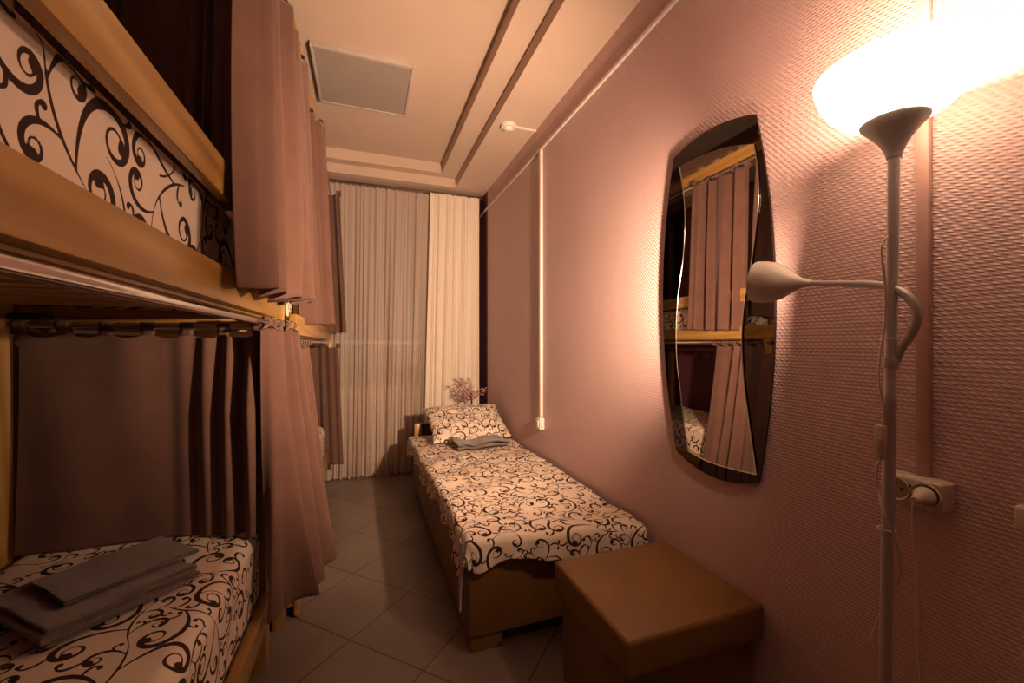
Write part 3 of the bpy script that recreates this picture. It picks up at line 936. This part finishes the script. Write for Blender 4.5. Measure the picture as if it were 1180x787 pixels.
def curtain(name, label, top, bot, zt, zb, folds, amp, seed, mat, group=None, nu=260, nv=70, solid=.0022, sag=.0, rod=None, ntab=0, sharp=1.0, blend=1.0, hemw=.01, cat='curtain', warp=1.0, gathered=False, slant=0.0):
    r = np.random.RandomState(seed)
    qt, nt, Lt = path_pts(top, nu); qb, nb, Lb = path_pts(bot, nu)
    s = np.linspace(0, 1, nu)
    # uneven fold spacing
    ph = s + warp * (.35 / folds * np.sin(2 * PI * s * folds * .31 + r.rand() * 6) + .25 / folds * np.sin(2 * PI * s * folds * .57 + r.rand() * 6))
    env = 1 + .35 * np.sin(2 * PI * s * 1.7 + r.rand() * 6)
    ph2 = ph + (r.uniform(-.25, .25) + slant * (.4 + .6 * np.sin(PI * s))) / folds
    F = lambda p: np.sign(np.sin(2 * PI * folds * p)) * np.abs(np.sin(2 * PI * folds * p)) ** sharp
    G = .35 * np.sin(2 * PI * folds * 2.3 * s + r.rand() * 6)
    v = np.linspace(0, 1, nv)
    GA = [(folds * r.uniform(.5, 2.6), r.uniform(0, 6.28), r.uniform(.25, .6), r.uniform(-2.2, 2.2)) for _ in range(9)]
    P = np.zeros((nu, nv, 3))
    zt_ = zt(s) if callable(zt) else np.full(nu, zt)
    zb_ = zb(s) if callable(zb) else np.full(nu, zb)
    for j, t in enumerate(v):
        k = t ** blend
        q = qt * (1 - k) + qb * k
        n = nt * (1 - k) + nb * k
        a = amp[0] * (1 - t) + amp[1] * t
        drift = .5 * np.sin(2 * PI * (s * folds * .5 + t * .35) + seed)
        f = ((F(ph) * (1 - t) + F(ph2) * t if not slant else F(ph * (1 - t) + ph2 * t)) + G * (.3 + .7 * t) * .6 + drift * .35 * t) * env
        if gathered:
            # narrow uneven gathers that run together and drift on their way down
            g = np.zeros(nu)
            for m, (fr, phs, am, dr) in enumerate(GA):
                g += am * np.sin(2 * PI * fr * (s + .012 * np.sin(2 * PI * s * 3 + m)) + phs + dr * t ** 1.3) * (1 - t if m % 3 == 2 else .55 + .45 * t)
            f = g
        P[:, j, :2] = q + n * (a * f)[:, None]
        P[:, j, 2] = zt_ * (1 - t) + zb_ * t
    # scalloped top between tabs
    if ntab and sag:
        fall = np.exp(-v * 14)
        P[:, :, 2] -= (sag * np.abs(np.sin(PI * s * (ntab - 1))))[:, None] ** 1.0 * fall[None, :]
    # hem droops with the folds
    P[:, :, 2] += (hemw * F(ph2))[:, None] * (v ** 3)[None, :]
    o = grid_mesh(name, P, mat, None, None, solid, 0)
    tag(o, label, cat, group)
    if ntab and rod is not None:
        rz, rr = rod
        for k in range(ntab):
            i = int(round(k / (ntab - 1) * (nu - 1))); i = min(max(i, 3), nu - 4)
            c = P[i, 0]; tg = P[min(i + 3, nu - 1), 0] - P[max(i - 3, 0), 0]; tg[2] = 0
            dirv = np.array([qt[-1, 0] - qt[0, 0], qt[-1, 1] - qt[0, 1], 0.]); dirv /= np.linalg.norm(dirv)
            nr = np.array([dirv[1], -dirv[0], 0.])
            rc = np.array([qt[i, 0], qt[i, 1], rz])
            ring = []
            R = rr + .0035
            for a in np.linspace(-.35 * PI, 1.35 * PI, 18):
                ring.append(rc + nr * math.cos(a) * R + np.array([0, 0, 1]) * math.sin(a) * R)
            st = [c + np.array([0, 0, -.004]) + nr * .003] + ring + [c + np.array([0, 0, -.004]) - nr * .003]
            hw = .018
            G2 = np.array([[p + dirv * hw * m for p in st] for m in (-1, -.33, .33, 1)])
            grid_mesh('tab', G2, mat, o, None, .002, 0)
    return o

GU = 'mauve curtains of the upper bunks'; GL = 'mauve curtains of the lower bunks'
RU = HC + 1.285
# near bunk, upper, on the aisle
curtain('curtain', 'large mauve curtain bunched at the near upper bunk, brightest and nearest',
        [(B1X + .040, 1.31), (B1X + .045, 1.7), (B1X + .065, 2.10)], [(-.258, 1.18), (-.25, 1.5), (-.245, 1.9), (-.25, 2.16)],
        RU - .022, lambda s: HC + .142 + .050 * s ** 1.5, 3.8, (.026, .042), 3, M['mauve'], GU, slant=.55, nu=340, rod=(RU, .0105), ntab=6, sharp=1.15, hemw=.010)
# near bunk, upper end curtain (dark behind)
curtain('curtain', 'dark mauve curtain across the end of the near upper bunk',
        [(XB + .07, 1.745), (B1X - .06, 1.745)], [(XB + .05, 1.750), (B1X - .07, 1.750)],
        RU - .022, HC + .47, 9, (.014, .022), 8, M['mauve'], GU, rod=(RU, .0105), ntab=7, hemw=.003)
# far bunk, upper, on the aisle
curtain('curtain', 'mauve curtain on the far upper bunk with its top corner flapping out',
        [(B2X - .012, 2.21), (B2X - .010, 2.5), (B2X + .040, 2.66)], [(-.268, 2.22), (-.25, 2.45), (-.205, 2.66)],
        RU - .022, lambda s: HC + .095 + .02 * s, 3.0, (.022, .040), 14, M['mauve'], GU, slant=.5, rod=(RU, .0105), ntab=5, hemw=.006)
curtain('curtain', 'narrow mauve curtain at the far upper bunk end, beside the sheer',
        [(-.46, 3.835), (-.20, 3.82)], [(-.44, 3.835), (-.145, 3.80)],
        RU - .022, HC + .10, 3, (.014, .024), 21, M['mauve'], GU, rod=(RU, .0105), ntab=3, hemw=.003)
# near bunk, lower end curtain
RL = HC + .062
def endw(s): return .573 + 0 * s
o = curtain('curtain', 'wide flat mauve curtain across the end of the near lower bunk',
        [(XB + .075, 1.745), (-.60, 1.745), (B1X - .03, 1.745)], [(XB + .065, 1.746), (-.60, 1.742), (B1X - .025, 1.742)],
        RL - .024, .566, 6.5, (.009, .013), 31, M['mauve'], GL, nu=420, nv=90, rod=(RL, .0105), ntab=7, sag=.016, hemw=.0)
# fold depth grows to the aisle side: reshape
me = o.data
co = np.zeros(len(me.vertices) * 3, np.float32); me.vertices.foreach_get('co', co); co = co.reshape(-1, 3)
sx = (co[:, 0] - XB) / (B1X - XB)
rr_ = np.clip((sx - .58) / .42, 0, 1)
low = np.clip((RL - co[:, 2]) / (RL - .566), 0, 1)
co[:, 1] = 1.745 + .006 * np.sin(sx * 11 + low * 2.0) + .004 * np.sin(sx * 23 + 1 - low * 3) + (.004 + .030 * rr_) * rr_ ** .5 * np.sin(2 * PI * (rr_ * 4.2 + .10 * np.sin(low * 3 + 1) + .15 * rr_ * rr_)) - .085 * rr_ ** 1.5 * np.clip(low * 2.5, 0, 1)
co[:, 1] += .004 * np.sin(sx * 2 * PI * 6) * np.exp(-low * 9)
me.vertices.foreach_set('co', co.reshape(-1)); me.update()
# near bunk, lower, on the aisle: sweeps out over the bed corner
curtain('curtain', 'mauve curtain swept out over the corner of the near lower bunk',
        [(B1X + .004, 1.66), (B1X + .018, 1.80), (B1X + .045, 1.96)], [(-.315, 1.62), (-.26, 1.61), (-.21, 1.68), (-.175, 1.70), (-.165, 1.86)],
        HC + .081 - .024, lambda s: .27 + .10 * s + .03 * np.sin(s * 6), 2.2, (.020, .050), 41, M['mauve'], GL, slant=.7, nu=300, rod=(HC + .081, .0125), ntab=5, hemw=.008, blend=1.25, sharp=.9, warp=1.7)
# far bunk lower, near
RL2 = HC - .065 + .075
curtain('curtain', 'mauve curtain at the near end of the far lower bunk, almost to the floor',
        [(B2X - .010, 2.03), (B2X - .012, 2.50)], [(-.225, 2.04), (-.205, 2.30), (-.185, 2.56)],
        RL2 - .022, .17, 3.2, (.020, .038), 51, M['mauve'], GL, slant=-.5, rod=(RL2, .0125), ntab=6, hemw=.008, nu=300)
curtain('curtain', 'narrow mauve curtain at the far end of the far lower bunk',
        [(B2X - .17, 3.835), (-.205, 3.82)], [(B2X - .16, 3.85), (-.16, 3.80)],
        RL2 - .035, .22, 2.5, (.014, .022), 61, M['mauve'], GL, rod=(RL2 - .013, .0105), ntab=3, hemw=.003)

# window curtains on a ceiling rail
rl = thing('curtain_rail', 'dark bronze ceiling rail above the cream window curtains', 'curtain rail', (.4, 4.08, 2.66))
tube('rod', [(-.42, 4.08, 2.705), (1.10, 4.08, 2.705)], .008, M['rail'], rl)
bm = bmesh.new(); lathe(bm, [(0, 0), (.012, 0), (.018, .008), (.018, .02), (.008, .03), (0, .03)], (1.10, 4.08, 2.705), (1, 0, 0), 20)
from_bm('finial', bm, M['rail'], rl, 50)
for k in range(38):
    x = -.40 + k * .0395
    bm = bmesh.new(); add_tube(bm, [(x, 4.08 + math.cos(a) * .0125, 2.7035 + math.sin(a) * .0125) for a in np.linspace(0, 2 * PI, 14)], .0016, 6)
    from_bm('ring', bm, M['rail'], rl, 60)
def ztop(s): return 2.692 + .004 * np.sin(s * 120)
curtain('sheer_curtain', 'translucent cream sheer curtain hanging over the dark window', [(-.42, 4.10), (.68, 4.10)], [(-.42, 4.09), (.15, 4.08), (.60, 4.09)],
        ztop, .012, 12, (.008, .024), 71, M['sheer'], None, gathered=True, nu=1100, nv=60, solid=0, hemw=.0)
curtain('window_drape', 'brighter cream drape at the right end of the window rail', [(.60, 4.055), (1.085, 4.055)], [(.53, 4.035), (.82, 4.03), (1.075, 4.035)],
        ztop, .012, 5, (.010, .024), 81, M['drape'], None, gathered=True, nu=700, nv=60, solid=0, hemw=.0)

# ------------------------------------------------------------------ single bed
def single_bed():
    t = thing('single_bed', 'single bed on a tan leatherette box along the pink wall', 'bed', (.38, 1.62, 0))
    x0, x1, y0, y1 = .385, 1.125, 1.605, 3.56
    bm = bmesh.new(); add_box(bm, x0, x1, y0, y1, .062, .36, .014, 3)
    from_bm('bed_base', bm, M['leather'], t, 50)
    for y in (y0 + .012, y1 - .12):
        for x in (x0 + .012, x1 - .145):
            box('foot', x, x + .135, y, y + .09, 0, .0625, M['leather'], t, .004)
    # headboard: upright with a shelf behind
    hb = box('headboard', .405, 1.12, 3.60, 3.66, 0, .555, M['brown_panel'], t, .004)
    box('headboard_end', .398, .458, 3.575, 3.599, .30, .56, M['wood_z'], hb, .004)
    box('shelf', .62, 1.12, 3.661, 3.93, .53, .555, M['brown_panel'], t, .003)
    for x in (.63, 1.09):
        box('shelf_side', x, x + .022, 3.67, 3.92, 0, .529, M['brown_panel'], t, .003)
    bm = bmesh.new(); add_box(bm, x0 + .004, x1 - .004, y0 - .0, y1, .3605, .448, .03, 4); add_box(bm, x0 + .35, x1 - .004, y0 - .07, y0 + .2, .3605, .446, .03, 4)
    from_bm('mattress', bm, M['lining'], t, 60)
single_bed()

def drape():
    # flat cloth coordinates: p across (aisle overhang negative), q along (foot overhang negative)
    x0, x1, y0, y1, zt = .375, 1.118, 1.60, 3.55, .458
    st = .0042
    p = np.arange(-.175, x1 - x0 + .0001, st); q = np.arange(-.13, y1 - y0, st)
    Pp, Qq = np.meshgrid(p, q, indexing='ij')
    # hem lengths vary along each side
    hp = .105 + .020 * np.sin(Qq * 7 + 1) + .018 * np.sin(Qq * 19) + .05 * np.exp(-((Qq - .02) / .09) ** 2)
    hq = .112 + .012 * Pp / (x1 - x0) + .012 * np.sin(Pp * 15 + 2) + .006 * np.sin(Pp * 31) + .02 * np.exp(-(Pp / .08) ** 2)
    xs = np.where(Pp < 0, Pp / .175 * hp, Pp)
    ys = np.where(Qq < 0, Qq / .13 * hq, Qq)
    ox = np.clip(-xs, 0, None); oy = np.clip(-ys, 0, None)
    d = np.hypot(ox, oy) + 1e-9
    # round over the edge (radius r) then hang
    r = .028
    ang = np.clip(d / r, 0, PI / 2)
    out = r * np.sin(ang); drop = r * (1 - np.cos(ang)) + np.clip(d - r * PI / 2, 0, None)
    fl = np.clip((d - .03) / .12, 0, 1)
    phi = np.arctan2(oy, ox)
    out = out + fl * (.012 + .012 * np.sin(Qq * 38 + 6 * np.sin(Qq * 5)) * (phi < .8) + .010 * np.sin(Pp * 44) * (phi > .8))
    ux = np.where(d > 1e-6, ox / d, 0); uy = np.where(d > 1e-6, oy / d, 0)
    # the foot of the cloth runs forward towards the wall
    fwd = .14 * np.clip(Pp / (x1 - x0), 0, 1)
    inn = r
    X = x0 + inn + np.clip(xs, 0, None) * ((x1 - x0 - inn) / (x1 - x0)) - out * ux
    wide = .035 * np.clip(Qq / (y1 - y0), 0, 1) ** 1.0
    X = X - wide * np.clip(1 - Pp / .5, 0, 1)
    Y = y0 + inn + np.clip(ys, 0, None) * ((y1 - y0 - inn) / (y1 - y0)) - out * uy - fwd * np.exp(-np.clip(ys, 0, None) / .4)
    rid = wob(Pp, Qq, 77, .55) * .0065 + wob(Pp * 1.2, Qq * .6, 78, 1.4) * .0028
    # long soft creases on the top
    cre = .007 * np.exp(-((Pp - .10 - .12 * Qq) / .012) ** 2) * (Qq > .15) + .006 * np.exp(-((Qq - 1.28 + .5 * Pp) / .016) ** 2) + .005 * np.exp(-((Qq - .06 - .03 * np.sin(Pp * 9)) / .014) ** 2)
    Z = zt + rid + cre - drop
    # the cloth rises to the wall seam
    P = np.stack([X, Y, Z + .008], -1)
    at = scroll_at(Pp, Qq, .5, .11, .37, 1.05)
    o = grid_mesh('bedspread', P, M['sheet'], None, at, .003, 0)
    tag(o, 'cream bedspread with brown scrolls draped over the single bed', 'bedspread')
drape()
# corner of the lilac undersheet hanging at the foot
s = np.linspace(0, 1, 26); v = np.linspace(0, 1, 26)
S, V = np.meshgrid(s, v, indexing='ij')
wd = .075 * (1 - V * .92)
P = np.stack([.366 - .010 * V + .004 * np.sin(S * 9 + V * 4), 1.612 + wd * S + .0 * V, .44 - .265 * V], -1)
tag(grid_mesh('undersheet', P, M['lining'], None, None, .002, 0), 'pointed lilac sheet corner hanging at the foot of the single bed', 'sheet')

def pillow():
    n = 190; m = 150
    a = np.linspace(-1, 1, n); b = np.linspace(-1, 1, m)
    A, B = np.meshgrid(a, b, indexing='ij')
    w, h, th = .315, .225, .072
    prof = np.clip((1 - np.abs(A) ** 3.2) * (1 - np.abs(B) ** 3.2), 0, 1) ** .55
    pin = 1 - .06 * (1 - np.abs(A)) ** 1 * np.abs(B) ** 3
    top = np.stack([A * w * (1 - .05 * (1 - B ** 2) * np.abs(A) ** 4), B * h * (1 - .07 * (1 - A ** 2) * np.abs(B) ** 4), th * prof + .006 * wob(A * .3, B * .3, 5, 1.6) * prof], -1)
    bot = top.copy(); bot[..., 2] = -top[..., 2] * .75
    al = math.radians(27)
    def place(P):
        x, y, z = P[..., 0], P[..., 1], P[..., 2]
        Y = y * math.cos(al) - z * math.sin(al); Z = y * math.sin(al) + z * math.cos(al)
        ro = math.radians(3)
        return np.stack([.785 + x * math.cos(ro) - Y * math.sin(ro), 3.315 + x * math.sin(ro) + Y * math.cos(ro), .597 + Z], -1)
    at = scroll_at(A * w, B * h, .2, .2, .05, .95)
    P = np.concatenate([place(top), place(bot)[::-1]], 0)
    at = np.concatenate([at, at[::-1]], 0)
    o = grid_mesh('pillow', P, M['sheet'], None, at)
    tag(o, 'plump scroll-printed pillow leaning at the head of the single bed', 'pillow')
    return o
pillow()

# ------------------------------------------------------------------ towels
def folded(name, label, cx, cy, z0, L, wid, layers, th, rot, seed, parent_none=None, bend=0.0, nw=70, wav=.003, taper=0.0):
    """a towel folded back and forth: ribbon cross-section run across its width"""
    gap = th * 1.12
    prof = []
    for k in range(layers):
        z = k * gap
        xs = np.linspace(-L / 2 + gap, L / 2 - gap * (1 + .4 * k), 34)
        if k % 2: xs = xs[::-1]
        for x in xs: prof.append((x, z))
        if k < layers - 1:
            ex = xs[-1]; sg = 1 if k % 2 == 0 else -1
            for a in np.linspace(-PI / 2, PI / 2, 8)[1:-1]:
                prof.append((ex + sg * math.cos(a) * gap * .75, z + gap / 2 + math.sin(a) * gap / 2))
    prof = np.array(prof)
    w = np.linspace(-wid / 2, wid / 2, nw)
    n = len(prof)
    X = np.repeat(prof[:, 0:1], nw, 1) * (1 - taper * (w / wid)[None, :]); Z = np.repeat(prof[:, 1:2], nw, 1); Yl = np.repeat(w[None, :], n, 0)
    Yl = Yl + (.004 * np.sin(prof[:, 0] * 20 + prof[:, 1] * 300))[:, None] * np.sign(w)[None, :]
    Z = Z + np.clip(wob(X, Yl, seed, 1.1) * wav + wav * .5, 0, None) * (Z + gap) / (gap * layers) + bend * (1 - np.cos(X / L * 4)) * 0
    Z = Z + bend * np.abs(np.sin(X / L * PI * 1.3 + .6)) * (Z + th) / (gap * layers)
    c, s_ = math.cos(rot), math.sin(rot)
    P = np.stack([cx + X * c - Yl * s_, cy + X * s_ + Yl * c, z0 + th / 2 + Z], -1)
    o = grid_mesh(name, P, M['towel'], None, None, th * .86, 0)
    sub = o.modifiers.new('round', 'SUBSURF'); sub.levels = 1; sub.render_levels = 1
    return tag(o, label, 'towel')
folded('towel', 'large folded grey bath towel on the near lower bunk', -.650, 1.385, .570, .32, .29, 4, .009, math.radians(48), 4, bend=.003, wav=.005)
folded('hand_towel', 'small folded grey towel lying on top of the larger bath towel', -.628, 1.425, .619, .29, .20, 2, .0045, math.radians(46), 6, wav=.004, bend=.002)
folded('towel', 'rumpled grey towel in front of the pillow on the single bed', .80, 2.99, .478, .40, .20, 2, .012, math.radians(4), 12, bend=.022, wav=.008)

# ------------------------------------------------------------------ ottoman
ot = thing('ottoman', 'square tan leatherette ottoman at the foot of the single bed', 'ottoman', (.9, 1.15, 0))
bm = bmesh.new(); add_box(bm, .672, 1.118, .965, 1.355, .02, .338, .010, 3)
from_bm('body', bm, M['leather'], ot, 50)
t_ = bmesh.new(); add_box(t_, .648, 1.138, .928, 1.378, .339, .446, .014, 4)
lid = from_bm('lid', t_, M['leather'], ot, 50)
seam = [(x, y, .4415) for x, y in ((.656, .936), (1.130, .936), (1.130, 1.370), (.656, 1.370), (.656, .936))]
tube('piping', seam, .0032, M['leather'], lid, 8)
for x in (.69, 1.05):
    for y in (.985, 1.30):
        box('foot', x, x + .04, y, y + .04, 0, .0205, M['black'], ot, .003)

# ------------------------------------------------------------------ blossom tree in a pot
def tree():
    cx, cy, z0 = .935, 3.78, .556
    t = thing('potted_blossom_tree', 'small artificial blossom tree in a black pot behind the pillow', 'plant', (cx, cy, z0))
    bm = bmesh.new(); lathe(bm, [(0, 0), (.036, 0), (.044, .085), (.047, .087), (.047, .096), (.041, .096), (.040, .086), (0, .086)], (cx, cy, z0), seg=28)
    from_bm('pot', bm, M['black'], t, 40)
    rr = random.Random(4)
    zt = z0 + .085
    tips = []
    bm = bmesh.new()
    trunk = spline([(cx, cy, zt), (cx + .006, cy, zt + .05), (cx + .002, cy, zt + .09), (cx + .012, cy, zt + .13)], 5)
    add_tube(bm, trunk, [.010 - .005 * i / (len(trunk) - 1) for i in range(len(trunk))], 8)
    ends = [(-.13, .03, .13), (-.10, -.04, .20), (-.06, .04, .25), (-.03, -.03, .27), (-.15, 0, .22), (.07, 0, .15), (.12, -.02, .17), (-.09, .03, .28), (.0, .02, .20), (-.12, -.03, .16)]
    for dx, dy, dz in ends:
        b0 = Vector((cx + rr.uniform(0, .01), cy, zt + rr.uniform(.07, .12)))
        e = Vector((cx + dx, cy + dy, zt + dz))
        m = b0.lerp(e, .5) + Vector((rr.uniform(-.01, .01), 0, -.015))
        br = spline([b0, m, e], 6)
        add_tube(bm, br, [.004 - .003 * i / (len(br) - 1) for i in range(len(br))], 6)
        for i in range(4, len(br)):
            for _ in range(4):
                tips.append(br[i] + Vector((rr.uniform(-.022, .022), rr.uniform(-.022, .022), rr.uniform(-.022, .022))))
        tips.append(e)
    from_bm('trunk', bm, M['bark'], t, 50)
    bm = bmesh.new()
    for p in tips:
        nrm = Vector((rr.uniform(-1, 1), rr.uniform(-1, 0), rr.uniform(-.3, 1))).normalized()
        a = nrm.orthogonal().normalized(); b = nrm.cross(a)
        r0 = rr.uniform(.006, .011)
        c = bm.verts.new(p - nrm * .002)
        ring = []
        for k in range(10):
            q = r0 * (1 if k % 2 == 0 else .55)
            ring.append(bm.verts.new(p + (a * math.cos(k * PI / 5) + b * math.sin(k * PI / 5)) * q + nrm * .002 * (k % 2 == 0)))
        for k in range(10): bm.faces.new((c, ring[k], ring[(k + 1) % 10]))
    f = from_bm('blossom', bm, M['blossom'], t, 60)
    f['kind'] = 'stuff'
    s = f.modifiers.new('thick', 'SOLIDIFY'); s.thickness = .001
tree()
